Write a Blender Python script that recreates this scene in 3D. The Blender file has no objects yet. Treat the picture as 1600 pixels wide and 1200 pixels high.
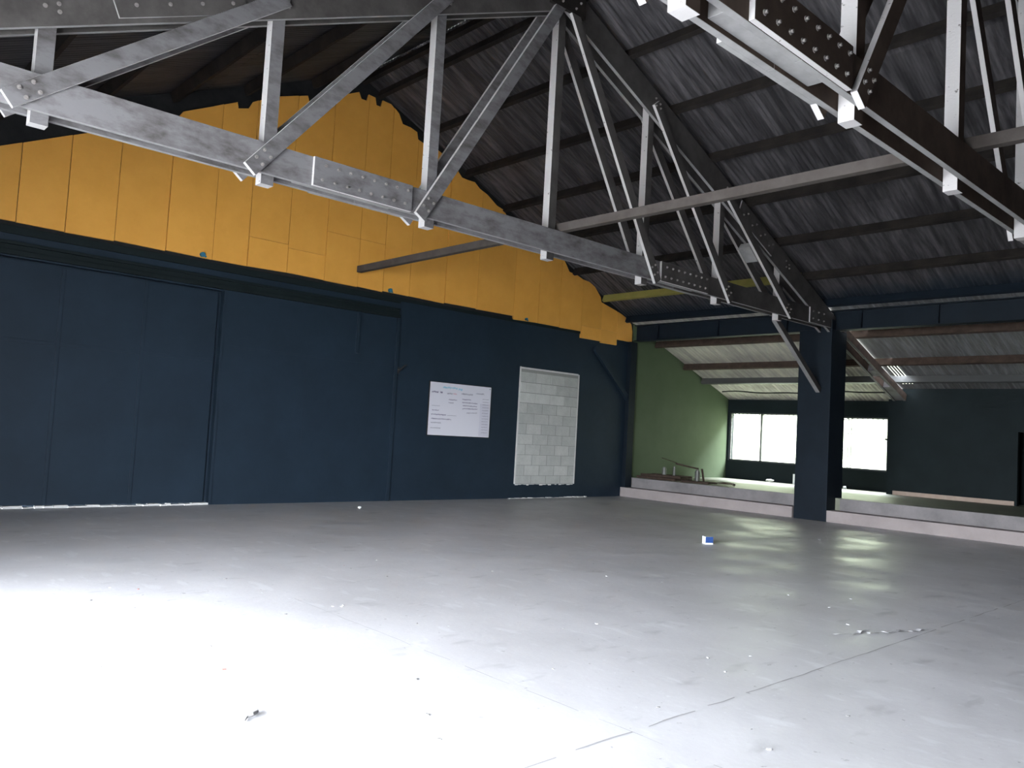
import bpy, bmesh, math, random
from mathutils import Vector, Matrix
random.seed(7)
S = bpy.context.scene
C = S.collection

# ------------------------------------------------------------------ camera
cam_d = bpy.data.cameras.new('camera'); cam = bpy.data.objects.new('camera', cam_d); C.objects.link(cam)
F = Vector((0.6760868, 0.7344753, 0.05875947)); R_ = Vector((0.73237122, -0.6786147, 0.05580762)); U = Vector((-0.08086435, -0.00530295, 0.99671101))
m = Matrix((R_, U, -F)).transposed().to_4x4(); m.translation = Vector((0, 0, 1.3))
cam.matrix_world = m
cam_d.sensor_fit = 'HORIZONTAL'; cam_d.sensor_width = 36; cam_d.lens = 36 * 1259.08 / 1600
cam_d.clip_start = 0.05; cam_d.clip_end = 300
S.camera = cam

# ------------------------------------------------------------------ sky, exposure
S.view_settings.view_transform = 'Standard'; S.view_settings.look = 'None'
S.view_settings.exposure = 0.0; S.view_settings.gamma = 1.0; S.view_settings.use_curve_mapping = False
SKY = 74.0
W = bpy.data.worlds.new('sky'); S.world = W; W.use_nodes = True
bg = W.node_tree.nodes['Background']; bg.inputs[0].default_value = (0.86, 0.925, 1.0, 1); bg.inputs[1].default_value = SKY
S.cycles.max_bounces = 8; S.cycles.diffuse_bounces = 5
try: S.cycles.use_denoising = True
except Exception: pass

def portal(name, loc, rot, sx, sy):
    l = bpy.data.lights.new(name, 'AREA'); l.shape = 'RECTANGLE'; l.size = sx; l.size_y = sy; l.cycles.is_portal = True
    o = bpy.data.objects.new(name, l); o.location = loc; o.rotation_euler = rot; C.objects.link(o)
H90 = math.pi / 2
DOOR = (0.5, 6.35, 3.3)          # left doorway: y0, y1, height
portal('daylight_doorway', (-0.5, (DOOR[0] + DOOR[1]) / 2, DOOR[2] / 2), (0, -H90, 0), DOOR[2], DOOR[1] - DOOR[0])
portal('daylight_window', (18.36, 10.57, 1.5), (0, H90, 0), 1.22, 1.9)
portal('daylight_window', (18.36, 8.3, 1.47), (0, H90, 0), 1.22, 1.6)

# ------------------------------------------------------------------ dimensions
D = 11.56; XR = 6.86; XW = 14.1; Y1 = 6.95; Y2 = 2.35; YB = -6.6; XL = -0.45
def rz(x):
    if x <= 14.2: return 7.10 - 0.43 * abs(x - XR)
    return 7.10 - 0.43 * (14.2 - XR) - 0.36 * (x - 14.2)

# ------------------------------------------------------------------ materials
def mat(name, col, rough=0.8, noise=0, scale=4, col2=None, bump=0, bscale=None, spec=0.3, metal=0, stretch=(1, 1, 1), vary=0, thresh=(0.35, 0.7)):
    m = bpy.data.materials.new(name); m.use_nodes = True
    nt = m.node_tree; b = nt.nodes['Principled BSDF']
    b.inputs['Base Color'].default_value = (*col, 1); b.inputs['Roughness'].default_value = rough
    b.inputs['Specular IOR Level'].default_value = spec; b.inputs['Metallic'].default_value = metal
    tc = nt.nodes.new('ShaderNodeTexCoord'); mp = nt.nodes.new('ShaderNodeMapping'); mp.inputs['Scale'].default_value = stretch
    nt.links.new(tc.outputs['Object'], mp.inputs[0])
    out = None
    if col2 is not None:
        n = nt.nodes.new('ShaderNodeTexNoise'); n.inputs['Scale'].default_value = scale; n.inputs['Detail'].default_value = 8; n.inputs['Roughness'].default_value = 0.65
        nt.links.new(mp.outputs[0], n.inputs['Vector'])
        r = nt.nodes.new('ShaderNodeMapRange'); r.inputs[1].default_value = thresh[0]; r.inputs[2].default_value = thresh[1]
        nt.links.new(n.outputs[0], r.inputs[0])
        mx = nt.nodes.new('ShaderNodeMix'); mx.data_type = 'RGBA'
        mx.inputs[6].default_value = (*col, 1); mx.inputs[7].default_value = (*col2, 1)
        nt.links.new(r.outputs[0], mx.inputs[0]); out = mx.outputs[2]
    if vary:
        a = nt.nodes.new('ShaderNodeAttribute'); a.attribute_name = 'tone'
        mm = nt.nodes.new('ShaderNodeMath'); mm.operation = 'MULTIPLY_ADD'; mm.inputs[1].default_value = vary; mm.inputs[2].default_value = 1 - vary / 2
        nt.links.new(a.outputs['Fac'], mm.inputs[0])
        v = nt.nodes.new('ShaderNodeVectorMath'); v.operation = 'SCALE'
        if out: nt.links.new(out, v.inputs[0])
        else: v.inputs[0].default_value = col
        nt.links.new(mm.outputs[0], v.inputs['Scale']); out = v.outputs[0]
    if out: nt.links.new(out, b.inputs['Base Color'])
    if bump:
        n2 = nt.nodes.new('ShaderNodeTexNoise'); n2.inputs['Scale'].default_value = bscale or scale * 3; n2.inputs['Detail'].default_value = 6
        nt.links.new(mp.outputs[0], n2.inputs['Vector'])
        bp = nt.nodes.new('ShaderNodeBump'); bp.inputs['Strength'].default_value = bump; bp.inputs['Distance'].default_value = 0.01
        nt.links.new(n2.outputs[0], bp.inputs['Height']); nt.links.new(bp.outputs[0], b.inputs['Normal'])
    return m
M = {}
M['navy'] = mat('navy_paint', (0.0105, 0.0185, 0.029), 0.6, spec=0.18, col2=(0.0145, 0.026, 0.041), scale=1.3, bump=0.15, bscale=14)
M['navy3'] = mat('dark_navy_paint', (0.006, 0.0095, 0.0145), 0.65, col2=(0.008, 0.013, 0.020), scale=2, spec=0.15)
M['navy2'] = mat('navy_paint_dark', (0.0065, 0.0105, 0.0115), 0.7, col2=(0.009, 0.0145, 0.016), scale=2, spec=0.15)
M['green'] = mat('green_paint', (0.065, 0.090, 0.050), 0.7, spec=0.15, col2=(0.08, 0.105, 0.063), scale=1.2)
M['black'] = mat('black_backing', (0.010, 0.010, 0.011), 0.9, col2=(0.02, 0.02, 0.02), scale=5)
M['yellow'] = mat('yellow_paint', (0.82, 0.40, 0.075), 0.6, col2=(0.74, 0.35, 0.06), scale=1.6, bump=0.1, bscale=10, vary=0.10)
M['crack'] = mat('gap_shadow_wood', (0.16, 0.07, 0.015), 0.9)
M['plank'] = mat('weathered_plank', (0.055, 0.048, 0.046), 0.75, col2=(0.138, 0.13, 0.134), scale=4.5, thresh=(0.30, 0.56), stretch=(0.7, 1, 1.6), bump=0.2, bscale=20, vary=0.2)
M['edge'] = mat('pale_plank_edge', (0.54, 0.51, 0.50), 0.8, col2=(0.16, 0.14, 0.13), scale=14, bump=0.2, thresh=(0.64, 0.68), stretch=(1, 1, 1.6))
M['edge2'] = mat('grey_plank_edge', (0.20, 0.19, 0.19), 0.8, col2=(0.28, 0.27, 0.265), scale=5, bump=0.2)
M['bolt'] = mat('bolt_metal', (0.20, 0.18, 0.17), 0.6, metal=0.2)
M['purlin'] = mat('dark_purlin', (0.013, 0.011, 0.0105), 0.9, spec=0.1, col2=(0.028, 0.023, 0.020), scale=3, bump=0.2)
M['olive'] = mat('olive_paint', (0.20, 0.18, 0.045), 0.7, col2=(0.24, 0.21, 0.06), scale=3)
M['tie'] = mat('tie_timber', (0.060, 0.050, 0.045), 0.85, spec=0.15, col2=(0.085, 0.073, 0.067), scale=4, bump=0.2)
M['concrete'] = mat('step_concrete', (0.235, 0.215, 0.215), 0.85, col2=(0.15, 0.14, 0.14), scale=2.2, bump=0.4, bscale=18)
M['concrete2'] = mat('pink_step_concrete', (0.33, 0.285, 0.275), 0.85, col2=(0.25, 0.215, 0.21), scale=1.6, bump=0.3, bscale=18)
M['leanfloor'] = mat('platform_concrete', (0.20, 0.205, 0.15), 0.5, col2=(0.14, 0.145, 0.105), scale=1.5, bump=0.25, bscale=10, spec=0.5)
M['block'] = mat('grey_block', (0.50, 0.50, 0.475), 0.9, col2=(0.41, 0.41, 0.39), scale=5, bump=0.4, bscale=30, vary=0.35)
M['mortar'] = mat('mortar', (0.25, 0.25, 0.235), 0.95, bump=0.5, bscale=30)
M['plaster'] = mat('white_plaster', (0.62, 0.60, 0.58), 0.85, col2=(0.5, 0.5, 0.49), scale=8)
M['steel'] = mat('frame_steel', (0.10, 0.10, 0.10), 0.5, metal=0.5)
M['rust'] = mat('rusty_steel', (0.036, 0.025, 0.02), 0.85, spec=0.15, col2=(0.07, 0.046, 0.035), scale=9)
M['can'] = mat('dull_zinc', (0.12, 0.12, 0.11), 0.5, metal=0.4)
M['white'] = mat('white_board', (0.72, 0.70, 0.76), 0.35, spec=0.4)
M['strip'] = mat('grey_paper', (0.62, 0.60, 0.67), 0.7)
M['strip2'] = mat('peeling_paint', (0.42, 0.41, 0.42), 0.95, spec=0.05)
M['ink'] = mat('grey_ink', (0.26, 0.24, 0.30), 0.7)
M['inkp'] = mat('purple_ink', (0.16, 0.13, 0.22), 0.7)
M['inkc'] = mat('cyan_ink', (0.22, 0.55, 0.68), 0.7)
M['inkr'] = mat('red_ink', (0.60, 0.28, 0.33), 0.7)
M['cable'] = mat('black_rubber', (0.02, 0.02, 0.02), 0.6)
M['blue'] = mat('blue_plastic', (0.03, 0.16, 0.24), 0.5)
M['cblue'] = mat('blue_card', (0.02, 0.055, 0.19), 0.6)
M['cwhite'] = mat('white_card', (0.75, 0.77, 0.76), 0.6)
M['chip'] = mat('pale_chip', (0.47, 0.46, 0.475), 0.95, spec=0.05)
M['dchip'] = mat('dark_chip', (0.22, 0.21, 0.205), 0.9)
M['joint'] = mat('floor_joint', (0.33, 0.32, 0.32), 0.95, spec=0.05)
M['rchip'] = mat('red_chip', (0.30, 0.10, 0.08), 0.9)
M['brick'] = mat('brick_base', (0.42, 0.33, 0.27), 0.9, col2=(0.36, 0.27, 0.22), scale=6)
M['grass'] = mat('outside_grass', (0.17, 0.18, 0.125), 0.95, col2=(0.15, 0.165, 0.11), scale=1, spec=0.1)
M['plank2'] = mat('dark_weathered_plank', (0.040, 0.035, 0.033), 0.8, col2=(0.075, 0.068, 0.064), scale=3.2, bump=0.2, bscale=20, vary=0.3)
M['brown'] = mat('brown_plank', (0.048, 0.033, 0.026), 0.85, spec=0.15, col2=(0.085, 0.060, 0.046), scale=3.2, bump=0.2, vary=0.2)
M['yard'] = mat('outside_concrete', (0.45, 0.45, 0.44), 0.9, col2=(0.38, 0.38, 0.37), scale=1)
M['box'] = mat('box_paper', (0.5, 0.5, 0.45), 0.9)

def roof_mat(name, c1, c2, lo=None, navy_from=None, thresh=(0.42, 0.72)):
    m = mat(name, c1, 0.6, col2=c2, scale=2.0, stretch=(0.55, 5.0, 1), vary=0.45, thresh=thresh, bump=0.12, bscale=6, spec=0.4)
    nt = m.node_tree; b = nt.nodes['Principled BSDF']
    if navy_from:
        src = b.inputs['Base Color'].links[0].from_socket
        tc = nt.nodes.new('ShaderNodeTexCoord'); sp = nt.nodes.new('ShaderNodeSeparateXYZ'); nt.links.new(tc.outputs['Object'], sp.inputs[0])
        n = nt.nodes.new('ShaderNodeTexNoise'); n.inputs['Scale'].default_value = 2.5; nt.links.new(tc.outputs['Object'], n.inputs['Vector'])
        a = nt.nodes.new('ShaderNodeMath'); a.operation = 'MULTIPLY_ADD'; a.inputs[1].default_value = 0.7
        nt.links.new(n.outputs[0], a.inputs[0]); nt.links.new(sp.outputs[0], a.inputs[2])
        r = nt.nodes.new('ShaderNodeMapRange'); r.inputs[1].default_value = navy_from + 0.2; r.inputs[2].default_value = navy_from + 0.6
        nt.links.new(a.outputs[0], r.inputs[0])
        mx = nt.nodes.new('ShaderNodeMix'); mx.data_type = 'RGBA'; mx.inputs[7].default_value = (0.012, 0.019, 0.028, 1)
        nt.links.new(src, mx.inputs[6]); nt.links.new(r.outputs[0], mx.inputs[0]); nt.links.new(mx.outputs[2], b.inputs['Base Color'])
    return m
M['roof'] = roof_mat('dark_roof_sheet', (0.022, 0.020, 0.022), (0.10, 0.092, 0.096), navy_from=13.75)
M['roofl'] = roof_mat('black_roof_sheet', (0.016, 0.015, 0.017), (0.045, 0.042, 0.045))
M['lroof'] = roof_mat('bare_roof_sheet', (0.36, 0.33, 0.30), (0.60, 0.58, 0.48))
M['lroof2'] = roof_mat('dull_roof_sheet', (0.13, 0.125, 0.12), (0.22, 0.225, 0.23))

def floor_mat():
    m = bpy.data.materials.new('grey_painted_concrete'); m.use_nodes = True; nt = m.node_tree; b = nt.nodes['Principled BSDF']
    N = nt.nodes.new; L = nt.links.new
    tc = N('ShaderNodeTexCoord')
    def noise(s, d=6, st=(1, 1, 1)):
        mp = N('ShaderNodeMapping'); mp.inputs['Scale'].default_value = st; L(tc.outputs['Object'], mp.inputs[0])
        n = N('ShaderNodeTexNoise'); n.inputs['Scale'].default_value = s; n.inputs['Detail'].default_value = d; L(mp.outputs[0], n.inputs['Vector']); return n.outputs[0]
    def ramp(s, a, c, lo=0.0, hi=1.0):
        r = N('ShaderNodeMapRange'); r.inputs[1].default_value = a; r.inputs[2].default_value = c; r.inputs[3].default_value = lo; r.inputs[4].default_value = hi; L(s, r.inputs[0]); return r.outputs[0]
    def mix(f, a, c):
        x = N('ShaderNodeMix'); x.data_type = 'RGBA'; L(f, x.inputs[0])
        if isinstance(a, tuple): x.inputs[6].default_value = (*a, 1)
        else: L(a, x.inputs[6])
        if isinstance(c, tuple): x.inputs[7].default_value = (*c, 1)
        else: L(c, x.inputs[7])
        return x.outputs[2]
    c = mix(ramp(noise(0.7, 8), 0.35, 0.7), (0.49, 0.475, 0.485), (0.56, 0.545, 0.56))
    c = mix(ramp(noise(1.7, 3, (1, 2.2, 1)), 0.64, 0.74, 0, 0.45), c, (0.24, 0.235, 0.24))
    c = mix(ramp(noise(26, 4), 0.66, 0.72, 0, 0.5), c, (0.66, 0.66, 0.68))
    c = mix(ramp(noise(17, 3), 0.69, 0.74, 0, 0.6), c, (0.20, 0.19, 0.19))
    c = mix(ramp(noise(7, 6, (1.0, 0.35, 1)), 0.60, 0.66, 0, 0.38), c, (0.66, 0.655, 0.67))
    c = mix(ramp(noise(5.3, 7, (0.45, 1.3, 1)), 0.63, 0.70, 0, 0.35), c, (0.30, 0.29, 0.295))
    L(c, b.inputs['Base Color'])
    L(ramp(noise(1.3, 5), 0.3, 0.7, 0.32, 0.60), b.inputs['Roughness'])
    b.inputs['Specular IOR Level'].default_value = 0.45
    bp = N('ShaderNodeBump'); bp.inputs['Strength'].default_value = 0.35; bp.inputs['Distance'].default_value = 0.02
    ad = N('ShaderNodeMath'); ad.operation = 'ADD'; L(noise(2.2, 3, (1, 1.6, 1)), ad.inputs[0]); L(ramp(noise(30, 4), 0, 1, 0, 0.12), ad.inputs[1])
    L(ad.outputs[0], bp.inputs['Height']); L(bp.outputs[0], b.inputs['Normal'])
    return m
M['floor'] = floor_mat()

# ------------------------------------------------------------------ helpers
def finish(name, bm, mats, parent=None, bevel=0, smooth=False):
    me = bpy.data.meshes.new(name); bmesh.ops.recalc_face_normals(bm, faces=bm.faces); bm.to_mesh(me); bm.free()
    for q in (mats if isinstance(mats, (list, tuple)) else [mats]): me.materials.append(M[q])
    o = bpy.data.objects.new(name, me); C.objects.link(o)
    if parent: o.parent = parent
    if bevel:
        b = o.modifiers.new('bevel', 'BEVEL'); b.width = bevel; b.segments = 2; b.limit_method = 'ANGLE'
    if smooth:
        for p in me.polygons: p.use_smooth = True
    return o
def new(): return bmesh.new()
def box(bm, x0, x1, y0, y1, z0, z1, mi=0):
    v = [bm.verts.new(p) for p in ((x0, y0, z0), (x1, y0, z0), (x1, y1, z0), (x0, y1, z0), (x0, y0, z1), (x1, y0, z1), (x1, y1, z1), (x0, y1, z1))]
    fs = [bm.faces.new([v[i] for i in q]) for q in ((3, 2, 1, 0), (4, 5, 6, 7), (0, 1, 5, 4), (1, 2, 6, 5), (2, 3, 7, 6), (3, 0, 4, 7))]
    for f in fs: f.material_index = mi
    return v
def plank(bm, x0, z0, x1, z1, ya, yb, dep, e0=0, e1=0, cutv=False):
    """member lying in an XZ plane; slot 0 = wide faces, slot 1 = narrow faces"""
    a = Vector((x0, z0)); b = Vector((x1, z1)); d = (b - a).normalized(); a -= d * e0; b += d * e1; n = Vector((-d.y, d.x)) * dep / 2
    c = [a - n, b - n, b + n, a + n]
    v = [bm.verts.new((q.x, y, q.y)) for y in (ya, yb) for q in c]
    for idx, mi in (((0, 1, 2, 3), 0), ((7, 6, 5, 4), 0), ((0, 4, 5, 1), 1), ((1, 5, 6, 2), 1), ((2, 6, 7, 3), 1), ((3, 7, 4, 0), 1)):
        f = bm.faces.new([v[i] for i in idx]); f.material_index = mi
def bar(bm, p, q, w, h, up=Vector((0, 0, 1))):
    p = Vector(p); q = Vector(q); d = (q - p).normalized(); s = d.cross(up).normalized() * w / 2; t = s.cross(d).normalized() * h / 2
    v = [bm.verts.new(o + a * s + b * t) for o in (p, q) for a, b in ((-1, -1), (1, -1), (1, 1), (-1, 1))]
    for idx in ((0, 1, 2, 3), (7, 6, 5, 4), (0, 4, 5, 1), (1, 5, 6, 2), (2, 6, 7, 3), (3, 7, 4, 0)): bm.faces.new([v[i] for i in idx])
def tube(bm, pts, r, n=8, cap=True):
    rings = []
    for i, p in enumerate(pts):
        p = Vector(p); d = (Vector(pts[min(i + 1, len(pts) - 1)]) - Vector(pts[max(i - 1, 0)])).normalized()
        u = d.orthogonal().normalized() if abs(d.z) > 0.95 else d.cross(Vector((0, 0, 1))).normalized(); w = d.cross(u)
        rr = r[i] if isinstance(r, (list, tuple)) else r
        rings.append([bm.verts.new(p + rr * (math.cos(2 * math.pi * k / n) * u + math.sin(2 * math.pi * k / n) * w)) for k in range(n)])
    for a, b in zip(rings, rings[1:]):
        for k in range(n): bm.faces.new((a[k], a[(k + 1) % n], b[(k + 1) % n], b[k]))
    if cap: bm.faces.new(rings[0][::-1]); bm.faces.new(rings[-1])
def tag(o, label=None, cat=None, group=None, kind=None):
    if label: o['label'] = label
    if cat: o['category'] = cat
    if group: o['group'] = group
    if kind: o['kind'] = kind
    return o
def struct(o): o['kind'] = 'structure'; return o
def empty(name, loc, label, cat, group=None):
    o = bpy.data.objects.new(name, None); C.objects.link(o); o.location = loc; o.empty_display_size = 0.2; return tag(o, label, cat, group)
def recentre(o, loc):
    loc = Vector(loc)
    for v in o.data.vertices: v.co -= loc
    o.location = loc; return o
def copy_tree(o, parent=None):
    kids = list(o.children); c = o.copy(); C.objects.link(c); c.parent = parent
    if parent: c.matrix_parent_inverse = Matrix()
    for k in kids: copy_tree(k, c)
    return c

# ------------------------------------------------------------------ floor and ground
bm = new(); box(bm, XL - 0.3, 14.8, YB, D, -0.3, 0.0)
fl = struct(finish('floor', bm, 'floor'))
bm = new()
def joint(bm, pts, w):
    rng = random.Random(3)
    for (xa, ya), (xb, yb) in zip(pts, pts[1:]):
        L = math.hypot(xb - xa, yb - ya); n = max(2, int(L / 0.12)); px, py = xa, ya
        for i in range(1, n + 1):
            t = i / n; x = xa + (xb - xa) * t + rng.uniform(-.006, .006); y = ya + (yb - ya) * t + rng.uniform(-.006, .006)
            ww = w * rng.uniform(0.35, 1.25)
            if rng.random() < 0.85:
                dx, dy = (x - px), (y - py); l = math.hypot(dx, dy) or 1; nx, ny = -dy / l * ww / 2, dx / l * ww / 2
                v = [bm.verts.new(q) for q in ((px + nx, py + ny, 0.0012), (px - nx, py - ny, 0.0012), (x - nx, y - ny, 0.0012), (x + nx, y + ny, 0.0012))]
                bm.faces.new(v)
            px, py = x, y
joint(bm, [(1.0, 2.27), (11.5, 2.3)], 0.008)
joint(bm, [(2.93, 1.0), (2.93, 5.4)], 0.004)
struct(finish('trim_1', bm, mats='joint'))
bm = new(); box(bm, 14.42, 18.3, 7.1, D, -0.3, 0.42); box(bm, 14.42, 18.3, YB, 7.1, -0.3, 0.42)
struct(finish('floor', bm, 'leanfloor'))
bm = new(); box(bm, -60, 14, -60, 70, -0.45, -0.31); struct(finish('ground', bm, 'yard'))
bm = new(); box(bm, 14, 80, -60, 70, -0.45, -0.31); struct(finish('ground', bm, 'grass'))
bm = new(); rng = random.Random(21)                              # dense hedge added beyond the side bay windows to cut the sky light
N = 90; prev = None
for i in range(N + 1):
    y = -14 + 42 * i / N; col = []
    for j in range(15):
        z = -0.31 + 6.6 * j / 14; col.append(bm.verts.new((22.6 + rng.uniform(-.10, .10) + 0.008 * j * j, y + rng.uniform(-.08, .08), z + rng.uniform(-.08, .12) * (j > 0))))
    col.append(bm.verts.new((29, y, -0.31)))
    if prev:
        for a, b, c, d in zip(prev, prev[1:], col[1:], col): bm.faces.new((a, b, c, d))
    prev = col
h = tag(finish('hedge_screen', bm, 'grass'), 'dense green hedge added outside the side bay windows to cut the sky light', 'hedge_screen'); h['kind'] = 'stuff'

# ------------------------------------------------------------------ walls
bm = new()                                                       # gable wall (backing) with door recess on the left
box(bm, XL, 4.80, D + 0.10, D + 0.35, 0, 3.12)
struct(finish('wall_gable', bm, 'navy')); bm = new()
box(bm, XL, 4.80, D, D + 0.35, 3.12, 3.50)
struct(finish('wall_gable', bm, 'navy')); bm = new()
box(bm, 4.80, 14.3, D, D + 0.35, 0, 3.50)
struct(finish('wall_gable', bm, 'navy'))
bm = new()
pts = [(XL, 3.50), (14.3, 3.50), (14.3, rz(14.3) - 0.01), (XR, rz(XR) - 0.01), (XL, rz(XL) - 0.01)]
a = [bm.verts.new((x, D + 0.02, z)) for x, z in pts]; b = [bm.verts.new((x, D + 0.35, z)) for x, z in pts]
bm.faces.new(a); bm.faces.new(b[::-1])
for i in range(5): bm.faces.new((a[i], b[i], b[(i + 1) % 5], a[(i + 1) % 5]))
struct(finish('wall_gable', bm, 'black'))
# header ridges over the recess and along the wall
bm = new()
for z0, z1, y in ((3.40, 3.50, 0.035), (3.27, 3.31, 0.045), (3.14, 3.20, 0.06), (3.20, 3.27, 0.02)): box(bm, XL, 7.9, D - y, D, z0, z1)
box(bm, 7.9, 13.95, D - 0.02, D, 3.44, 3.50)
struct(finish('trim_2', bm, 'navy2', bevel=0.004))
bm = new()
box(bm, 7.86, 7.92, D - 0.03, D, 0, 3.14); box(bm, 7.07, 7.12, D - 0.035, D, 2.45, 3.20); box(bm, 4.83, 7.86, D - 0.006, D, 2.30, 2.325)
box(bm, 4.80, 4.84, D - 0.015, D, 0, 3.14); box(bm, 6.2, 6.212, D - 0.004, D, 0.9, 2.30)
struct(finish('trim_3', bm, 'navy', bevel=0.003))
# blocked doorway sheets in the recess
dr = struct(bpy.data.objects.new('door_1', None)); C.objects.link(dr); dr.location = (3.2, D + 0.05, 0)
for i, (x0, x1) in enumerate(((XL, 0.62), (0.64, 1.65), (1.67, 2.685), (2.70, 3.72), (3.735, 4.74))):
    for z0, z1 in ((0.03, 2.085), (2.10, 3.10)):
        bm = new(); box(bm, x0 - 3.2, x1 - 3.2, 0.0, 0.05, z0, z1); finish('sheet_panel', bm, 'navy', dr, bevel=0.004)
for x in (0.63, 1.66, 2.693, 3.727):
    bm = new(); box(bm, x - 0.022 - 3.2, x + 0.022 - 3.2, -0.014, 0.0, 0.03, 3.1); finish('cover_strip', bm, 'navy', dr, bevel=0.003)
bm = new(); box(bm, XL - 3.2, 4.74 - 3.2, -0.012, 0.0, 2.07, 2.115); finish('cover_strip', bm, 'navy', dr, bevel=0.003)
# crumbled pale plaster at the foot of the recess
bm = new(); rng = random.Random(11); x = 1.9
while x < 4.7:
    w = rng.uniform(0.04, 0.16); h = rng.uniform(0.008, 0.032); box(bm, x, x + w, D - rng.uniform(0.0, 0.03), D + 0.08, 0, h); x += w + rng.uniform(0.0, 0.02)
struct(finish('trim_4', bm, 'plaster'))
bm = new(); x = 10.7; 
while x < 12.9:
    w = rng.uniform(0.04, 0.14); box(bm, x, x + w, D - rng.uniform(0.01, 0.07), D, 0, rng.uniform(0.004, 0.02)); x += w + rng.uniform(0, .05)
struct(finish('trim_5', bm, 'plaster'))

bm = new(); box(bm, 14.3, 18.6, D, D + 0.35, 0, 3.98)            # green end wall, cut to the roof slope
for v in bm.verts:
    if v.co.z > 1: v.co.z = rz(v.co.x) - 0.012
struct(finish('wall_end', bm, 'green'))
def wall_x(name, x0, x1, y0, y1, z0, ztop, holes, m):
    bm = new(); ys = y0
    for (ha, hb, za, zb) in sorted(holes):
        if ha > ys: box(bm, x0, x1, ys, ha, z0, ztop)
        if za > z0: box(bm, x0, x1, ha, hb, z0, za)
        if zb < ztop: box(bm, x0, x1, ha, hb, zb, ztop)
        ys = hb
    if ys < y1: box(bm, x0, x1, ys, y1, z0, ztop)
    return struct(finish(name, bm, m))
WIN1 = (9.63, 11.50, 0.88, 2.11); WIN2 = (7.48, 9.05, 0.87, 2.07)
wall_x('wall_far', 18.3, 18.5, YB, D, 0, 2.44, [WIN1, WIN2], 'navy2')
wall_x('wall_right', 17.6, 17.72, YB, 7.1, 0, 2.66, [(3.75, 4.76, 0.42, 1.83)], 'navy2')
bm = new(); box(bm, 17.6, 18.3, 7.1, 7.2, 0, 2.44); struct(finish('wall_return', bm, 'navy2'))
wall_x('wall_left', XL - 0.25, XL, YB, D + 0.35, -0.3, rz(XL) - 0.015, [(DOOR[0], DOOR[1], 0.0, DOOR[2])], 'navy')
bm = new(); 
pts = [(XL - .25, -0.3), (18.5, -0.3), (18.5, rz(18.5) - 0.01), (14.2, rz(14.2) - 0.01), (XR, rz(XR) - 0.01), (XL - .25, rz(XL - .25) - 0.01)]
a = [bm.verts.new((x, YB - 0.2, z)) for x, z in pts]; b = [bm.verts.new((x, YB, z)) for x, z in pts]
bm.faces.new(a[::-1]); bm.faces.new(b)
for i in range(6): bm.faces.new((a[i], a[(i + 1) % 6], b[(i + 1) % 6], b[i]))
struct(finish('wall_back', bm, 'navy'))
bm = new(); box(bm, 17.57, 17.6, 4.80, 7.06, 0.42, 0.505); struct(finish('baseboard_right', bm, 'brick', bevel=0.004))

# ------------------------------------------------------------------ roof sheets
def corrugated(name, x0, x1, y0, y1, m, pitch=0.078, amp=0.0095, sheet=0.84, nx=2, lift=0.0, seed=1):
    rng = random.Random(seed); bm = new(); lay = bm.faces.layers.float.new('tone')
    xs = [x0 + (x1 - x0) * i / nx for i in range(nx + 1)]
    n = int((y1 - y0) / pitch * 6)
    for r in range(nx):
        tones = {}
        prev = None
        for i in range(n + 1):
            y = y0 + (y1 - y0) * i / n
            s = int((y + r * 0.31 + 20) / sheet); t = tones.setdefault(s, rng.random())
            zz = amp * math.sin(2 * math.pi * y / pitch) + lift + (0.004 if s % 2 else 0)
            cur = [bm.verts.new((x, y, rz(x) + zz + (0.006 if (r % 2) else 0))) for x in (xs[r], xs[r + 1] + (0.12 if r < nx - 1 else 0))]
            if prev:
                f = bm.faces.new((prev[0], prev[1], cur[1], cur[0])); f[lay] = t; f.smooth = True
            prev = cur
    me = bpy.data.meshes.new(name); bm.to_mesh(me); bm.free(); me.materials.append(M[m])
    o = bpy.data.objects.new(name, me); C.objects.link(o); o['kind'] = 'structure'; return o
corrugated('ceiling', XR, 14.2, YB - 0.2, D + 0.35, 'roof', nx=3, seed=1)
corrugated('ceiling', XL - 0.35, XR, YB - 0.2, D + 0.35, 'roofl', nx=3, seed=2)
corrugated('ceiling', 14.2, 18.55, 7.0, D + 0.35, 'lroof', nx=2, seed=3, pitch=0.095, amp=0.017)
corrugated('ceiling', 14.2, 18.55, YB - 0.2, 6.62, 'lroof2', nx=2, seed=4, pitch=0.095, amp=0.017)
bm = new(); lay = bm.faces.layers.float.new('tone')              # torn strip of sheet by the rafter, with slits of sky between its ribs
def patch(xa, xb, ya, yb): bm.faces.new([bm.verts.new((x, y, rz(x) + 0.003)) for x, y in ((xa, ya), (xb, ya), (xb, yb), (xa, yb))])
patch(14.2, 16.55, 6.62, 7.0); patch(17.5, 18.55, 6.62, 7.0)
for k in range(6):
    y = 6.62 + 0.38 * k / 6; patch(16.55, 17.5, y, y + 0.38 / 6 - (0.010 if k < 4 else 0))
struct(finish('ceiling', bm, 'lroof2'))
bm = new(); bar(bm, (XR, YB, rz(XR) + 0.03), (XR, D + 0.3, rz(XR) + 0.03), 0.5, 0.02); struct(finish('trim_6', bm, 'black'))

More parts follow.
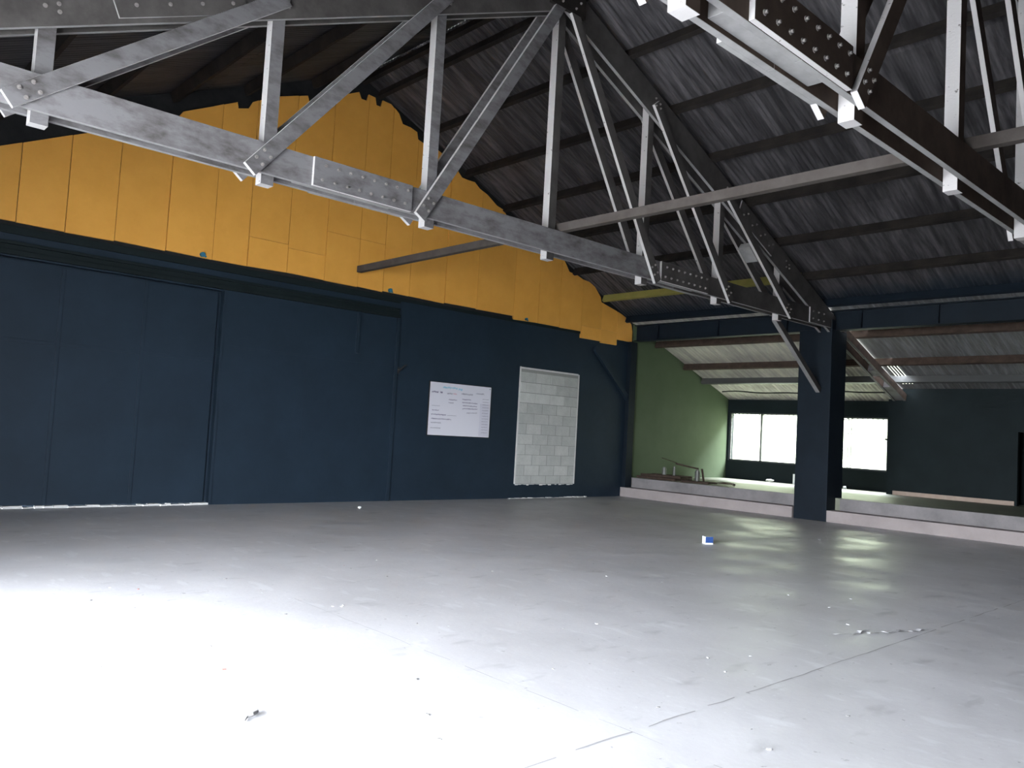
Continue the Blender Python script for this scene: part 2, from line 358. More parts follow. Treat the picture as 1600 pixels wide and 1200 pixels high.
# ------------------------------------------------------------------ yellow cladding on the gable
OUT = [(1.0, 4.05), (3.22, 5.09), (3.29, 5.2), (3.33, 5.3), (3.45, 5.4), (3.57, 5.44), (3.83, 5.46), (3.89, 5.39), (4.0, 5.56), (4.4, 5.76), (4.53, 5.83), (4.77, 5.95), (4.79, 5.86), (4.95, 5.91), (5.01, 6.03), (5.34, 6.22), (5.89, 6.42), (5.92, 6.33), (6.03, 6.35), (6.11, 6.44), (6.8, 6.78), (6.85, 6.68), (6.96, 6.68), (6.99, 6.8), (7.12, 6.79), (7.15, 6.67), (7.24, 6.67), (7.27, 6.79), (7.44, 6.78), (7.61, 6.67), (7.7, 6.51), (7.87, 6.5), (8.01, 6.46), (8.04, 6.34), (8.19, 6.3), (8.45, 6.29), (8.59, 6.24), (8.78, 6.18), (9.07, 5.92), (9.19, 5.91), (9.38, 5.91), (9.51, 5.82), (9.71, 5.75), (9.96, 5.6), (10.13, 5.56), (10.22, 5.47), (10.39, 5.47), (10.61, 5.33), (10.72, 5.34), (10.93, 5.3), (11.31, 5.15), (11.6, 5.01), (11.89, 4.9), (11.97, 4.81), (12.06, 4.69), (12.3, 4.66), (12.5, 4.6), (12.81, 4.57), (13.08, 4.31), (13.11, 4.21), (13.6, 4.10), (13.82, 4.04), (14.04, 3.96), (14.17, 3.85), (14.22, 3.70)]
def zt(x):
    for (a, b), (c, d) in zip(OUT, OUT[1:]):
        if a <= x <= c: return b + (d - b) * (x - a) / (c - a + 1e-9)
    return OUT[-1][1]
SE = [-0.4, 0.55, 1.30, 2.09, 2.64, 3.24, 3.91, 4.57, 5.10, 5.74, 6.39, 7.01, 7.51, 8.06, 8.84, 9.60, 10.54, 11.22, 11.84, 12.50, 13.15, 13.69, 14.22]
cl = empty('gable_cladding', (7, D, 3.5), 'mustard yellow painted boards with ragged top filling the gable above the navy wall', 'wall cladding')
cl.location = (0, D, 0)
rng = random.Random(5)
for i, (xa, xb) in enumerate(zip(SE, SE[1:])):
    g = 0.0045
    top = [(x, z) for x, z in OUT if xa + g < x < xb - g]
    zl = zt(max(xa, 1.0)) if xa > 1 else rz(xa) - 0.28; zr = zt(xb) if xb > 1 else rz(xb) - 0.28
    zb = 3.55 if xb < 11 else 3.49; jl, jr = rng.uniform(-.012, .012), rng.uniform(-.012, .012)
    if xa > 12.4: zb = 3.35
    if xa > 13.1: zb = 3.33
    if xa > 13.6: zb = 3.46; jl = jr = 0
    cuts = {9: 3.95, 10: 4.35, 11: 4.35, 8: 4.0, 19: 3.62, 20: 3.62}.get(i)
    def piece(z0l, z0r, tl, dy, t):
        bm = new(); lay = bm.faces.layers.float.new('tone')
        pl = [(xa + g, z0l), (xb - g, z0r)] + tl
        f0 = [bm.verts.new((x, -0.03 + dy, z)) for x, z in pl]; f1 = [bm.verts.new((x, 0.0, z)) for x, z in pl]
        bm.faces.new(f0); bm.faces.new(f1[::-1])
        for k in range(len(pl)): bm.faces.new((f0[k], f1[k], f1[(k + 1) % len(pl)], f0[(k + 1) % len(pl)]))
        for f in bm.faces: f[lay] = t
        finish('board', bm, 'yellow', cl)
    upper = [(xb - g, zr)] + top[::-1] + [(xa + g, zl)]
    dy = rng.uniform(-0.006, 0.004)
    if cuts:
        piece(zb + jl, zb + jr, [(xb - g, cuts - 0.006), (xa + g, cuts - 0.006)], dy - 0.006, rng.random())
        piece(cuts, cuts, upper, dy, rng.random())
    else: piece(zb + jl, zb + jr, upper, dy, rng.random())

# ------------------------------------------------------------------ block-filled doorway, whiteboard, wall bits
bm = new(); lay = bm.faces.layers.float.new('tone'); rng = random.Random(9)
x0, x1, z0, z1 = 10.86, 12.52, 0.28, 2.55
v = box(bm, x0, x1, D - 0.012, D, z0, z1, 1)
cz = z1 - 0.055; row = 0
while cz > z0 + 0.02:
    hh = 0.205; x = x0 - (0.0 if row % 2 == 0 else 0.2)
    if row == 1: x = x0 - 0.26
    while x < x1:
        a = max(x + 0.006, x0 + 0.003); b = min(x + 0.41, x1 - 0.003)
        if b - a > 0.03:
            n0 = len(bm.faces)
            deep = 0.022 if row < 3 else 0.0145
            dep = deep + rng.uniform(-0.002, 0.003)
            gp = 0.007 if row < 3 else 0.004
            box(bm, a, b, D - dep, D - 0.004, max(cz - hh + gp, z0 + 0.01), cz - gp)
            bm.faces.ensure_lookup_table(); t = rng.uniform(0.55, 1.0) if row in (1, 2) and b < x1 - .3 else rng.uniform(0.1, 0.55)
            for f in bm.faces[n0:]: f[lay] = t
        x += 0.42
    cz -= hh; row += 1
o = finish('block_infill', bm, ['block', 'mortar']); tag(o, 'tall narrow doorway bricked up with unpainted grey concrete blocks in the navy wall', 'block infill'); recentre(o, (11.7, D, 0.28))
e = bm = new()
box(bm, x0 - 0.03, x0, D - 0.016, D, z0, z1 + 0.04); box(bm, x1, x1 + 0.03, D - 0.02, D, z0, z1 + 0.02); box(bm, x0, x1, D - 0.014, D, z1, z1 + 0.035)
x = x0
while x < x1: w = rng.uniform(.03, .1); box(bm, x, min(x + w, x1), D - 0.016, D, z0 - rng.uniform(0.0, 0.03), z0); x += w
q = finish('plaster_edge', bm, 'plaster'); q.parent = o; q.matrix_parent_inverse = Matrix.Translation(-Vector(o.location)); q['label'] = 'broken white plaster edge'

wb = empty('whiteboard', (9.37, D, 1.16), 'white handwritten notice board hung on the navy wall left of the block doorway', 'whiteboard')
BW, BH = 1.45, 0.95
bm = new(); box(bm, -BW / 2, BW / 2, -0.022, 0, 0, BH); finish('board_panel', bm, 'white', wb, bevel=0.003)
bm = new(); t = 0.012
for a, b, c, d in ((-BW / 2 - t, BW / 2 + t, -t, 0), (-BW / 2 - t, BW / 2 + t, BH, BH + t), (-BW / 2 - t, -BW / 2, 0, BH), (BW / 2, BW / 2 + t, 0, BH)): box(bm, a, b, -0.024, 0, c, d)
q = finish('frame', bm, 'cable', wb); q['label'] = 'thin black frame'
bm = new(); box(bm, BW * 0.32, BW * 0.485, -0.0235, -0.022, 0.02, BH * 0.66); finish('paper_strip', bm, 'strip', wb)
def scribble(u0, u1, v, m, h=0.013, w=0.0055, drift=0):
    bm = new(); rng = random.Random(int(u0 * 999 + v * 7777)); xa = -BW / 2 + u0 * BW; xb = -BW / 2 + u1 * BW; z = BH * (1 - v); x = xa; pts = []; k = 0
    while x < xb:
        pts.append((x, z + (h if k % 2 else -h) * rng.uniform(0.35, 1.1) + drift * (x - xa))); x += rng.uniform(0.006, 0.013); k += 1
    for a, b in zip(pts, pts[1:]):
        if a is None or b is None: continue
        dx, dz = b[0] - a[0], b[1] - a[1]; l = math.hypot(dx, dz); nx, nz = -dz / l * w / 2, dx / l * w / 2
        bm.faces.new([bm.verts.new((a[0] + nx, -0.0242, a[1] + nz)), bm.verts.new((a[0] - nx, -0.0242, a[1] - nz)), bm.verts.new((b[0] - nx, -0.0242, b[1] - nz)), bm.verts.new((b[0] + nx, -0.0242, b[1] + nz))])
    return finish('handwriting', bm, m, wb)
for a in ((.20, .44, .085, 'inkc', .022, .007), (.45, .52, .10, 'inkc', .022, .007), (.03, .14, .185, 'inkp', .018, .007), (.165, .20, .185, 'inkp', .018, .007),
          (.27, .37, .195, 'ink', .018), (.37, .43, .195, 'inkr', .016), (.50, .69, .18, 'ink', .018), (.74, .88, .15, 'ink', .018),
          (.30, .44, .31, 'inkp', .012), (.30, .38, .37, 'ink', .012), (.52, .67, .285, 'inkp', .012), (.52, .78, .345, 'inkp', .012), (.53, .77, .405, 'inkp', .012), (.53, .78, .465, 'inkp', .012, .0055, .03), (.60, .78, .545, 'ink', .012, .005, .05),
          (.04, .17, .445, 'ink', .007, .004), (.05, .16, .53, 'inkp', .012), (.04, .27, .61, 'inkp', .013, .006), (.29, .44, .615, 'ink', .008, .004), (.04, .36, .69, 'inkp', .013), (.04, .20, .765, 'ink', .013), (.04, .20, .865, 'ink', .011)): scribble(*a)
for i in range(13): scribble(.86, .97, .25 + .055 * i, 'ink', .010, .004)
bm = new(); box(bm, BW * .47, BW * .482, -.0245, -.022, BH * .955, BH * .97); finish('pin', bm, 'cable', wb)

# hook bracket, blue anchors, knee brace and corner post on the gable wall
bm = new(); tube(bm, [(7.93, D, 2.24), (7.95, D - 0.07, 2.25), (8.02, D - 0.09, 2.33), (8.09, D - 0.06, 2.35)], [0.02, 0.016, 0.014, 0.006]); box(bm, 7.90, 7.97, D - 0.012, D, 2.19, 2.30)
tag(recentre(finish('wall_hook', bm, 'cable', smooth=False), (7.95, D, 2.24)), 'small dark curved hook on the navy wall beside the vertical trim', 'hook')
for x, z, lb in ((4.42, 3.585, 'blue plastic plug at the foot of the yellow boards, above the recessed sheet panels'), (7.65, 3.585, 'blue plastic plug at the foot of the yellow boards, above the vertical wall trim'), (10.88, 3.53, 'small blue plug at the foot of the yellow boards, above the block doorway')):
    bm = new(); tube(bm, [(x, D - 0.034, z), (x, D - 0.075, z)], 0.036 if x < 10 else 0.026, 10); tube(bm, [(x + .05, D - .034, z - .02), (x + .05, D - .05, z - .02)], 0.014, 6)
    tag(recentre(finish('wall_plug', bm, 'blue'), (x, D - 0.03, z)), lb, 'plug', 'blue wall plugs')
bm = new(); plank(bm, 12.98, 3.19, 14.16, 2.17, D - 0.07, D - 0.0, 0.11)
tag(recentre(finish('knee_brace', bm, ['navy', 'navy']), (14.2, D, 2.1)), 'navy diagonal brace flat against the gable wall near the corner', 'brace', 'knee braces')
bm = new(); box(bm, 14.12, 14.34, D - 0.10, D, 0, 3.46); struct(finish('trim_7', bm, 'navy3', bevel=0.006))

# ------------------------------------------------------------------ column, eave beam, steps
co = empty('column', (14.4, 7.1, 0), 'square navy concrete column standing between the two flights of steps', 'column')
bm = new(); box(bm, -0.32, 0.28, -0.30, 0.33, 0, 3.48); finish('shaft', bm, 'navy3', co, bevel=0.012)
bm = new(); box(bm, -0.32, -0.19, -0.30, 0.33, 3.48, 3.66); finish('head_plate', bm, 'navy3', co, bevel=0.006)
def eave(y0, y1, lb):
    t = empty('eave_beam', (14.3, (y0 + y1) / 2, 3.48), lb, 'beam', 'navy eave beams'); h = (y1 - y0) / 2
    bm = new(); box(bm, -0.012, 0.012, -h, h, 0.015, 0.345); box(bm, -0.10, 0.10, -h, h, 0, 0.016); box(bm, -0.10, 0.10, -h, h, 0.345, 0.362)
    finish('web', bm, 'navy3', t)
    n = int((y1 - y0) / 1.15)
    for i in range(n):
        y = -h + (i + 0.6) * (2 * h / n); bm = new(); box(bm, -0.095, -0.012, y - 0.012, y + 0.012, 0.016, 0.345)
        v = [q for q in bm.verts if q.co.x < -0.05 and q.co.z > 0.2]
        for q in v: q.co.x += 0.05
        finish('stiffener', bm, 'navy3', t)
eave(6.87, D - 0.1, 'navy steel beam over the left flight of steps, between gable wall and column')
eave(-2.2, 6.87, 'navy steel beam over the right flight of steps, running toward the viewer from the column')
def step(y0, y1, lb):
    bm = new(); box(bm, 14.08, 14.379, y0, y1, 0, 0.205); o = finish('concrete_step', bm, 'concrete2', bevel=0.008); recentre(o, (14.2, (y0 + y1) / 2, 0))
    tag(o, 'lower pale concrete step ' + lb, 'step', 'concrete steps')
    bm = new(); box(bm, 14.38, 14.42, y0, y1 - (0.1 if y1 < 7 else 0), 0, 0.42)
    o = finish('concrete_step', bm, 'concrete', bevel=0.008); recentre(o, (14.4, (y0 + y1) / 2, 0)); tag(o, 'upper grey concrete step ' + lb, 'step', 'concrete steps')
step(7.46, D, 'between the gable wall and the column')
step(-2.5, 6.80, 'right of the navy column')

bm = new(); plank(bm, XL - 0.27, 3.45, XL - 2.9, 2.75, DOOR[0] - 1.5, DOOR[1] + 1.5, 0.05); struct(finish('sky_baffle_left', bm, ['navy2', 'navy2']))  # unseen canopy added outside the doorway to block high sky light near it
# ------------------------------------------------------------------ purlins
ords = ['ridge', 'first', 'second', 'third', 'fourth', 'fifth', 'sixth', 'seventh', 'lowest']
def purlin(x, y0, y1, m, lb, grp, h=0.145, w=0.07, drop=0.018):
    bm = new(); z = rz(x) - drop - h / 2 - 0.004; sl = -0.43 if x > XR else 0.43
    if x > 14.2: sl = -0.36
    bar(bm, (x, y0, z), (x, y1, z), w, h, Vector((-sl, 0, 1)).normalized())
    o = finish('purlin', bm, m, bevel=0.004); recentre(o, (x, (y0 + y1) / 2, z)); tag(o, lb, 'purlin', grp)
for i, x in enumerate((7.20, 8.15, 9.17, 10.16, 11.18, 12.2, 13.17, 13.98)):
    nm = 'ridge-side' if i == 0 else ords[i]
    purlin(x, Y1, D - 0.046, 'olive' if i == 6 else ('navy3' if i == 7 else 'purlin'), ('olive yellow' if i == 6 else 'dark') + ' purlin behind the far truss, right slope, %s below the ridge' % nm, 'right slope purlins behind the far truss')
    purlin(x, -2.2, Y1, 'navy3' if i == 7 else 'purlin', 'dark purlin before the far truss, right slope, %s below the ridge' % nm, 'right slope purlins before the far truss')
for i, x in enumerate((6.905, 5.97, 4.88, 3.85, 2.82, 1.8, 0.8, -0.2)):
    nm = 'ridge-side' if i == 0 else ords[i]
    if i == 0: x = 6.885
    purlin(x, Y1, D - 0.046, 'purlin', 'dark purlin behind the far truss, left slope, %s below the ridge' % nm, 'left slope purlins behind the far truss')
    purlin(x, -2.2, Y1, 'purlin', 'dark purlin before the far truss, left slope, %s below the ridge' % nm, 'left slope purlins before the far truss')
for i, (x, m) in enumerate(((15.15, 'rust'), (16.3, 'rust'), (17.08, 'steel'))):
    nm = ('top', 'middle', 'lowest')[i]
    purlin(x, Y1, D, m, nm + ' purlin under the side bay roof, left of the column', 'side bay purlins left of the column')
    purlin(x, -2.2, Y1, m, nm + ' purlin under the side bay roof, right of the column', 'side bay purlins right of the column')
bm = new(); tube(bm, [(17.75, y, rz(17.75) - 0.075 - 0.02 * math.sin(y * 2.1) - 0.01 * math.sin(y * 5)) for y in [7.2 + 0.2 * k for k in range(22)]], 0.018, 6)
tag(recentre(finish('cable', bm, 'cable'), (17.75, 9, 2.6)), 'sagging black cable under the side bay roof above the windows', 'cable')

# ------------------------------------------------------------------ trusses (built at local x = X - XR, y = 0)
tr = empty('roof_truss', (XR, Y1, 0), 'far roof truss of paired bolted planks, ending on the navy column', 'roof truss', 'roof trusses')
CB, CT = 3.64, 6.73     # centre heights of bottom chord and of top chord at the ridge
PX = 1.84
def zc(x): return CT - 0.43 * abs(x)
trng = random.Random(2)
def member(name, x0, z0, x1, z1, ya, yb, dep, e0=0, e1=0, mats=('plank', 'edge2'), parent=None, bev=0.003):
    bm = new(); lay = bm.faces.layers.float.new('tone'); plank(bm, x0, z0, x1, z1, ya, yb, dep, e0, e1); t = trng.random()
    for f in bm.faces: f[lay] = t
    return finish(name, bm, list(mats), parent or tr, bevel=bev)
bolt_me = None
def bolts(parent, pts, y):
    global bolt_me
    if bolt_me is None:
        bm = new(); tube(bm, [(0, 0, 0), (0, -0.005, 0)], 0.017, 10); tube(bm, [(0, -0.005, 0), (0, -0.02, 0)], 0.010, 6)
        o = finish('bolt', bm, 'bolt'); bolt_me = o.data; bpy.data.objects.remove(o)
    for x, z in pts:
        o = bpy.data.objects.new('bolt', bolt_me); C.objects.link(o); o.parent = parent; o.location = (x, y, z)
HALF = 4 * PX
for ya, yb in ((-0.11, -0.062), (0.062, 0.11)):
    member('bottom_chord', -HALF - 0.1, CB, -2.70, CB, ya, yb, 0.28)
    member('bottom_chord', -2.695, CB, 2.67, CB, ya, yb, 0.28)
    member('bottom_chord', 2.675, CB, HALF - 0.02, CB, ya, yb, 0.28, mats=('plank2', 'edge2'))
for s in (-1, 1):
    tn = member('top_chord', 0.0, zc(0), s * HALF, zc(HALF), -0.11, -0.062, 0.36, 0, 0.05, mats=('plank2', 'edge2'))
    member('top_chord', 0.0, zc(0), s * HALF, zc(HALF), 0.062, 0.11, 0.36, 0, 0.05, mats=('plank2', 'edge2'))
    for k in (1, 2, 3): bolts(tn, [(s * k * PX + dx, zc(k * PX) + dz) for dx, dz in ((-.05, .05), (.05, -.0), (-.04, -.05), (.06, -.06))], -0.112 if s < 0 else -0.157)
    # top chord splice
    xa, xb = s * 4.05, s * 5.1
    sp = member('splice_plate', xa, zc(xa), xb, zc(xb), -0.135, -0.111, 0.28, mats=('plank2', 'edge2'))
    bolts(sp, [(s * (4.15 + 0.13 * k), zc(4.15 + 0.13 * k) + (0.05 if k % 2 else -0.05)) for k in range(8)], -0.136)
    # bottom chord splice: side plates and a filler between the planks
    xa, xb = (-3.27, -2.14) if s < 0 else (2.10, 3.26)
    sp = member('splice_plate', xa, CB, xb, CB, -0.148, -0.111, 0.275, mats=('plank' if s < 0 else 'plank2', 'edge'))
    member('splice_plate', xa + (.1), CB, xb + .05, CB, 0.111, 0.148, 0.275)
    member('filler_plank', xa - 0.12, CB + 0.012, xb - 0.16, CB + 0.012, -0.06, 0.06, 0.25, mats=('plank', 'edge2'))
    bolts(sp, [(xa + 0.09 + (xb - xa - 0.18) * k / 7 + (0.03 if r else 0), CB + (0.07 if r else -0.07)) for k in range(8) for r in (0, 1)], -0.149)
    # heel plate at the support
    hp = member('heel_plate', s * (HALF - 0.95), CB + 0.0, s * (HALF - 0.06), CB, -0.135, -0.111, 0.27, mats=('plank2', 'edge'))
    bolts(hp, [(s * (HALF - 0.85 + 0.2 * k), CB + dz) for k in range(3) for dz in (-0.06, 0.07)], -0.136)
for k in range(-3, 4):
    x = k * PX; member('post', x, CB - 0.14, x, zc(x), -0.055, 0.055, 0.125, 0.085, 0.02 if k else 0.0, mats=('plank' if k < 0 else 'plank2', 'edge'))
for s in (-1, 1):
    for k in range(0, 3):
        xt, xb = s * k * PX, s * (k + 1) * PX
        zt_, zb_ = zc(xt) - 0.05, CB
        ox = s * 0.10
        for ya, yb in ((-0.156, -0.111), (0.111, 0.156)):
            dg = member('diagonal', xt + ox * 0.3, zt_, xb + ox, zb_ - 0.02, ya, yb, 0.14, 0.07, 0.17, mats=('plank' if s < 0 else 'plank2', 'edge'))
            if ya < 0:
                d = Vector((xb + ox - xt - ox * .3, zb_ - 0.02 - zt_)).normalized(); n = Vector((-d.y, d.x)); c = Vector((xb + ox, zb_ - 0.02))
                bolts(dg, [tuple(c + d * a + n * b) for a, b in ((-.06, .04), (-.06, -.04), (.05, .04), (.05, -.04))], -0.157)
        if (s, k) == (1, 2): member('spacer_block', xt + (xb - xt) * .42, zt_ + (zb_ - zt_) * .42, xt + (xb - xt) * .55, zt_ + (zb_ - zt_) * .55, -0.109, 0.109, 0.12, mats=('edge2', 'edge2'))
bm = new(); box(bm, -0.30, 0.30, -0.16, -0.112, zc(0) - 0.22, zc(0) + 0.08); bv = finish('ridge_plate', bm, 'purlin', tr, bevel=0.004)
bolts(bv, [(-.2, zc(0) - .05), (.2, zc(0) - .05), (-.12, zc(0) - .15), (.12, zc(0) - .15)], -0.161)
t2 = copy_tree(tr); t2.location = (XR, Y2, 0); 
def rebrown(o):
    for sl in (o.material_slots if o.type == 'MESH' else []):
        if sl.material and sl.material.name in ('weathered_plank', 'dark_weathered_plank'): sl.link = 'OBJECT'; sl.material = M['brown']
    for k in o.children: rebrown(k)
rebrown(t2)
t2['label'] = 'near roof truss overhead at upper right, brown sides and pale plank undersides'
for y, lb in ((Y1, 'timber knee brace slanting from the far truss down to the navy column'),):
    o = new(); plank(o, 12.42, 3.46, 14.06, 2.36, y + 0.02, y + 0.10, 0.10); q = finish('knee_brace', o, ['plank2', 'edge2'], bevel=0.003); recentre(q, (14.06, y, 2.36)); tag(q, lb, 'brace', 'knee braces')
# ties
for y0, y1, lb in ((Y1 + 0.16, D - 0.046, 'long brown timber tie bar running from the far truss to the yellow boards'), (Y2, Y1 + 0.155, 'long brown timber tie bar spanning between the two trusses'), (-2.2, Y2 - 0.005, 'brown timber tie bar running from the near truss out of the picture top right')):
    bm = new(); z = CB + 0.14 + 0.055; bar(bm, (7.02, y0, z), (7.02, y1, z), 0.09, 0.105); tag(recentre(finish('tie_bar', bm, 'tie', bevel=0.004), (7.02, (y0 + y1) / 2, z)), lb, 'tie bar', 'timber tie bars')
# side bay rafter
ra = empty('side_bay_rafter', (14.6, Y1, 3.4), 'dark paired rafter under the side bay roof, right of the navy column', 'rafter')
for ya, yb in ((-0.13, -0.08), (0.08, 0.13)):
    bm = new(); plank(bm, 0.1, rz(14.7) - 3.4 - 0.27, 2.95, rz(17.55) - 3.4 - 0.27, ya, yb, 0.15); finish('rafter_plank', bm, ['rust', 'plank'], ra)
bm = new(); plank(bm, 1.55, rz(16.15) - 3.67, 1.8, rz(16.4) - 3.67, -0.08, 0.08, 0.12); finish('spacer_block', bm, ['plank', 'plank'], ra)
bm = new(); plank(bm, 2.3, rz(16.9) - 3.67, 2.95, rz(17.55) - 3.67, -0.08, 0.08, 0.12); finish('spacer_block', bm, ['plank', 'plank'], ra)

# ------------------------------------------------------------------ windows of the side bay
def window(n, w, mull, ladder):
    y0, y1, z0, z1 = w; wn = struct(bpy.data.objects.new('window_%d' % n, None)); C.objects.link(wn); wn.location = (18.33, (y0 + y1) / 2, z0)
    cy = (y0 + y1) / 2; f = 0.035
    bm = new()
    for a, b, c, d in ((y0, y1, z0, z0 + f), (y0, y1, z1 - f, z1), (y0, y0 + f, z0, z1), (y1 - f, y1, z0, z1)): box(bm, 0, 0.06, a - cy, b - cy, c - z0, d - z0)
    finish('window_frame', bm, 'steel', wn)
    if mull: bm = new(); box(bm, 0, 0.06, mull - 0.02 - cy, mull + 0.02 - cy, 0, z1 - z0); finish('mullion', bm, 'steel', wn)
    # scalloped security grille
    bm = new(); y = y0 + 0.08
    while y < y1 - 0.05:
        tube(bm, [(0.03, y - cy + 0.055 * math.cos(t), z1 - z0 - 0.03 - 0.035 * math.sin(t)) for t in [math.pi * k / 6 for k in range(7)]], 0.008, 5); y += 0.115
    z = z0 + 0.1
    while z < z1 - 0.05:
        for sd, yy in ((1, y0 + 0.02), (-1, y1 - 0.02)): tube(bm, [(0.03, yy - cy + sd * 0.022 * math.sin(t), z - z0 + 0.045 * math.cos(t)) for t in [math.pi * k / 4 for k in range(5)]], 0.005, 5)
        z += 0.1
    finish('grille', bm, 'steel', wn)
    if ladder:
        bm = new()
        for yy in (ladder, ladder - 0.075): tube(bm, [(0.02, yy - cy, 0.02), (0.02, yy - cy, z1 - z0 - 0.02)], 0.009, 6)
        for k in range(11): tube(bm, [(0.02, ladder - cy, 0.08 + k * 0.105), (0.02, ladder - 0.075 - cy, 0.08 + k * 0.105)], 0.007, 6)
        finish('folded_gate', bm, 'steel', wn)
        bm = new(); box(bm, -0.03, 0.0, y0 - cy, y0 + 0.07 - cy, 0.70, 0.74); finish('latch', bm, 'cable', wn)
window(1, WIN1, 10.61, None)
window(2, WIN2, None, 8.40)

# ------------------------------------------------------------------ scrap on the platform
PZ = 0.42
def flat(x, y, w, l, z, h, a, lb, m='rust'):
    t = empty('scrap_frame', (x, y, z), lb, 'metal frame', 'scrap metal heap'); t.rotation_euler.z = a
    for i, yy in enumerate((-w / 2, w / 2)): bm = new(); bar(bm, (-l / 2, yy, h / 2), (l / 2, yy, h / 2), 0.05, h); finish('side_rail', bm, m, t)
    for k in range(5):
        xx = -l / 2 + 0.05 + (l - 0.1) * k / 4; bm = new(); bar(bm, (xx, -w / 2, h / 2), (xx, w / 2, h / 2), 0.04, h * 0.8); finish('cross_bar', bm, m, t)
flat(14.92, 11.0, 0.55, 1.1, PZ, 0.05, H90 - 0.05, 'rusty flat metal frame at the bottom of the heap on the platform edge')
flat(14.98, 10.98, 0.5, 1.0, PZ + 0.052, 0.05, H90 + 0.12, 'rusty flat metal frame lying second in the heap at the platform edge')
flat(14.85, 10.02, 0.40, 0.62, PZ, 0.035, H90 + 0.15, 'low dark metal frame at the right end of the scrap heap')
for x, y, z, h, r, lb in ((14.95, 11.02, PZ + 0.103, 0.17, 0.05, 'left upright zinc canister standing on the scrap heap'), (15.05, 10.82, PZ + 0.103, 0.20, 0.032, 'slim upright canister behind the zinc one on the scrap heap'), (14.92, 10.12, PZ + 0.036, 0.24, 0.055, 'tall canister at the right of the scrap heap')):
    bm = new(); tube(bm, [(x, y, z), (x, y, z + h * .85), (x, y, z + h * .87), (x, y, z + h)], [r, r, r * .7, r * .7], 14)
    tag(recentre(finish('canister', bm, 'can'), (x, y, z)), lb, 'canister', 'canisters on the scrap heap')
bm = new(); bar(bm, (14.97, 10.13, PZ + 0.295), (15.0, 10.75, PZ + 0.37), 0.03, 0.03); bar(bm, (14.97, 10.04, PZ + 0.30), (14.96, 9.98, PZ + 0.04), 0.035, 0.03)
tag(recentre(finish('bent_bar', bm, 'rust'), (14.97, 10.1, PZ)), 'bent dark steel bar propped over the right canister of the heap', 'steel bar')
bm = new(); tube(bm, [(15.0, 10.72, PZ + 0.385), (15.08, 11.2, PZ + 0.47)], 0.008, 6); tag(recentre(finish('thin_rod', bm, 'rust'), (15, 10.9, PZ + .4)), 'thin rod sticking up to the left from the bent bar', 'rod')
bm = new(); tube(bm, [(14.72, 9.95 + 0.16 * math.cos(t) , PZ + 0.018 + 0.01 * math.sin(3 * t)) if False else (14.85 + 0.16 * math.sin(t), 9.72 + 0.24 * math.cos(t), PZ + 0.02 + 0.03 * abs(math.sin(t))) for t in [0.35 * k for k in range(19)]], 0.011, 6)
for v in bm.verts: v.co.y -= 0.32
tag(recentre(finish('wire_coil', bm, 'rust'), (14.85, 9.72, PZ)), 'loose coil of dark wire beside the scrap heap', 'wire')
bm = new(); rng = random.Random(4)
bmesh.ops.create_icosphere(bm, subdivisions=2, radius=0.11)
for v in bm.verts: v.co *= rng.uniform(0.6, 1.1); v.co.z = max(v.co.z * 0.5 + 0.03, 0)
o = finish('crumpled_paper', bm, 'box'); o.location = (18.1, 10.2, PZ); tag(o, 'crumpled grey scrap on the platform floor under the left window', 'scrap')
bm = new(); box(bm, 18.15, 18.18, 9.54, 9.62, PZ, PZ + 0.24); tag(recentre(finish('pale_board', bm, 'cwhite'), (18.17, 9.56, PZ)), 'small pale board leaning by the far wall just left of the column', 'board')
bm = new(); bmesh.ops.create_icosphere(bm, subdivisions=2, radius=0.05)
for v in bm.verts: v.co *= rng.uniform(0.7, 1.1); v.co.z = max(v.co.z, -0.02) + 0.02
o = finish('pebble', bm, 'cwhite'); o.location = (18.15, 8.35, PZ); tag(o, 'white lump on the platform floor under the right window', 'stone')

# ------------------------------------------------------------------ small things on the floor
ca = empty('carton', (9.02, 5.92, 0), 'small blue and white carton lying on the concrete floor before the steps', 'carton'); ca.rotation_euler.z = -0.62
bm = new(); box(bm, -.055, .055, -.05, .05, 0, .095); finish('carton_body', bm, 'cwhite', ca, bevel=0.003)
bm = new(); box(bm, -.048, .054, -.0515, -.05, .018, .094); q = finish('blue_print', bm, 'cblue', ca); q['label'] = 'blue printed side'
bm = new(); tube(bm, [(1.60, 3.30, 0.006), (1.63, 3.34, 0.008), (1.655, 3.345, 0.012), (1.69, 3.37, 0.010), (1.70, 3.40, 0.016)], [0.003, 0.006, 0.010, 0.009, 0.006], 6)
tag(recentre(finish('twig', bm, 'dchip'), (1.65, 3.34, 0)), 'small crooked twig on the brightly lit floor at lower left', 'twig')
bm = new(); bmesh.ops.create_icosphere(bm, subdivisions=2, radius=0.03)
for v in bm.verts: v.co.z = v.co.z * 0.7 + 0.02
o = finish('pebble', bm, 'cwhite'); o.location = (6.75, 10.6, 0); tag(o, 'white pebble on the floor near the foot of the navy wall', 'stone')
bm = new(); rng = random.Random(8)
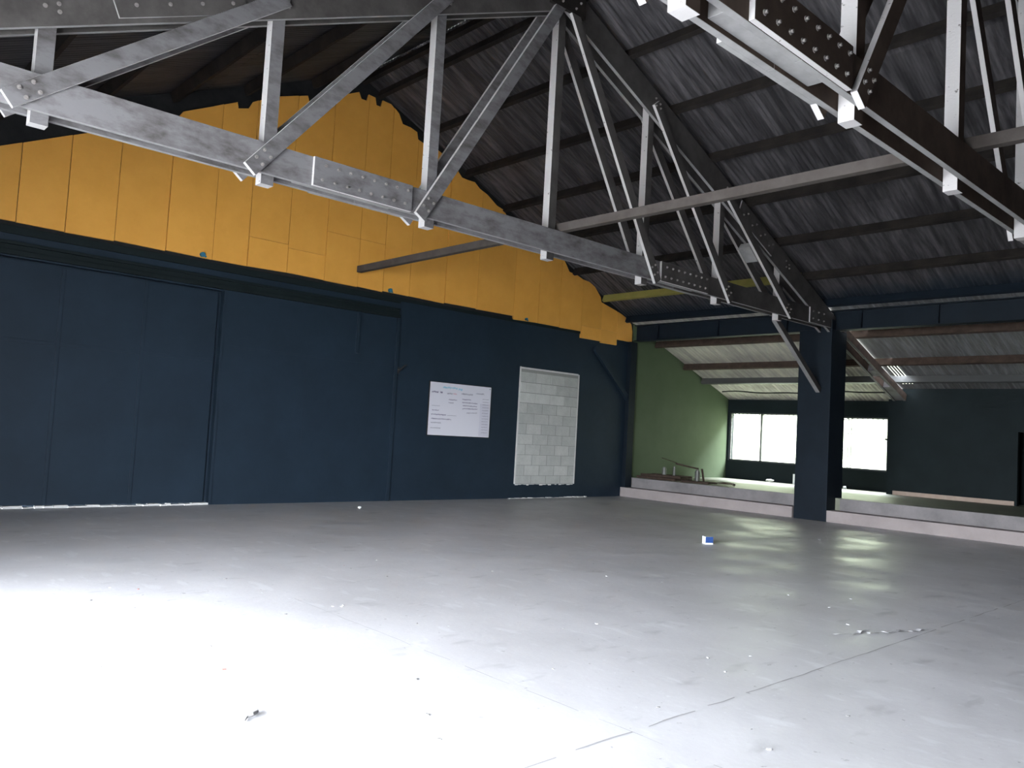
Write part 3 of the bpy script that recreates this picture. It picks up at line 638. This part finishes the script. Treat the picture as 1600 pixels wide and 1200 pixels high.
for st in range(5):
    x, y = 5.62 + st * 0.13, 2.62 - st * 0.05; pr = None
    for k in range(8):
        x += rng.uniform(0.01, 0.05); y += rng.uniform(-0.035, 0.02); zz = rng.uniform(0.003, 0.014); w = rng.uniform(0.008, 0.018)
        cur = [bm.verts.new((x, y - w, zz)), bm.verts.new((x, y + w, zz * .6))]
        if pr: bm.faces.new((pr[0], pr[1], cur[1], cur[0]))
        pr = cur
tag(recentre(finish('paint_flakes', bm, 'strip2'), (5.85, 2.5, 0)), 'curled strip of peeling pale paint beside the long floor joint', 'paint flakes')
protos = []
for j in range(5):
    bm = new(); n = 6; r = [rng.uniform(0.5, 1.1) for _ in range(n)]
    lo = [bm.verts.new((0.016 * r[k] * math.cos(k * 2 * math.pi / n), 0.010 * r[k] * math.sin(k * 2 * math.pi / n), 0.0)) for k in range(n)]
    hi = [bm.verts.new((0.013 * r[k] * math.cos(k * 2 * math.pi / n), 0.008 * r[k] * math.sin(k * 2 * math.pi / n), rng.uniform(0.003, 0.009))) for k in range(n)]
    bm.faces.new(lo[::-1]); bm.faces.new(hi)
    for k in range(n): bm.faces.new((lo[k], lo[(k + 1) % n], hi[(k + 1) % n], hi[k]))
    m_ = ('chip', 'chip', 'dchip', 'chip', 'rchip')[j]
    me = bpy.data.meshes.new('floor_chip'); bmesh.ops.recalc_face_normals(bm, faces=bm.faces); bm.to_mesh(me); bm.free(); me.materials.append(M[m_]); protos.append(me)
for i in range(80):
    # scattered over the near floor
    a = math.radians(rng.uniform(16, 76)); r = 2.5 + 5.5 * rng.random() ** 1.3; x, y = r * math.cos(a), r * math.sin(a)
    j = rng.choice((0, 1, 2, 2, 3, 2)) if i % 22 else 4
    o = bpy.data.objects.new('floor_chip', protos[j]); C.objects.link(o); o.location = (x, y, 0.0005); o.rotation_euler.z = rng.uniform(0, 6.28); s = rng.uniform(0.35, 1.1); o.scale = (s, s, s * 0.6)
    kind = ('pale', 'pale', 'dark', 'pale', 'reddish')[j]
    tag(o, 'tiny %s chip of debris scattered on the concrete floor' % kind, 'debris chip', '%s debris chips on the floor' % kind)
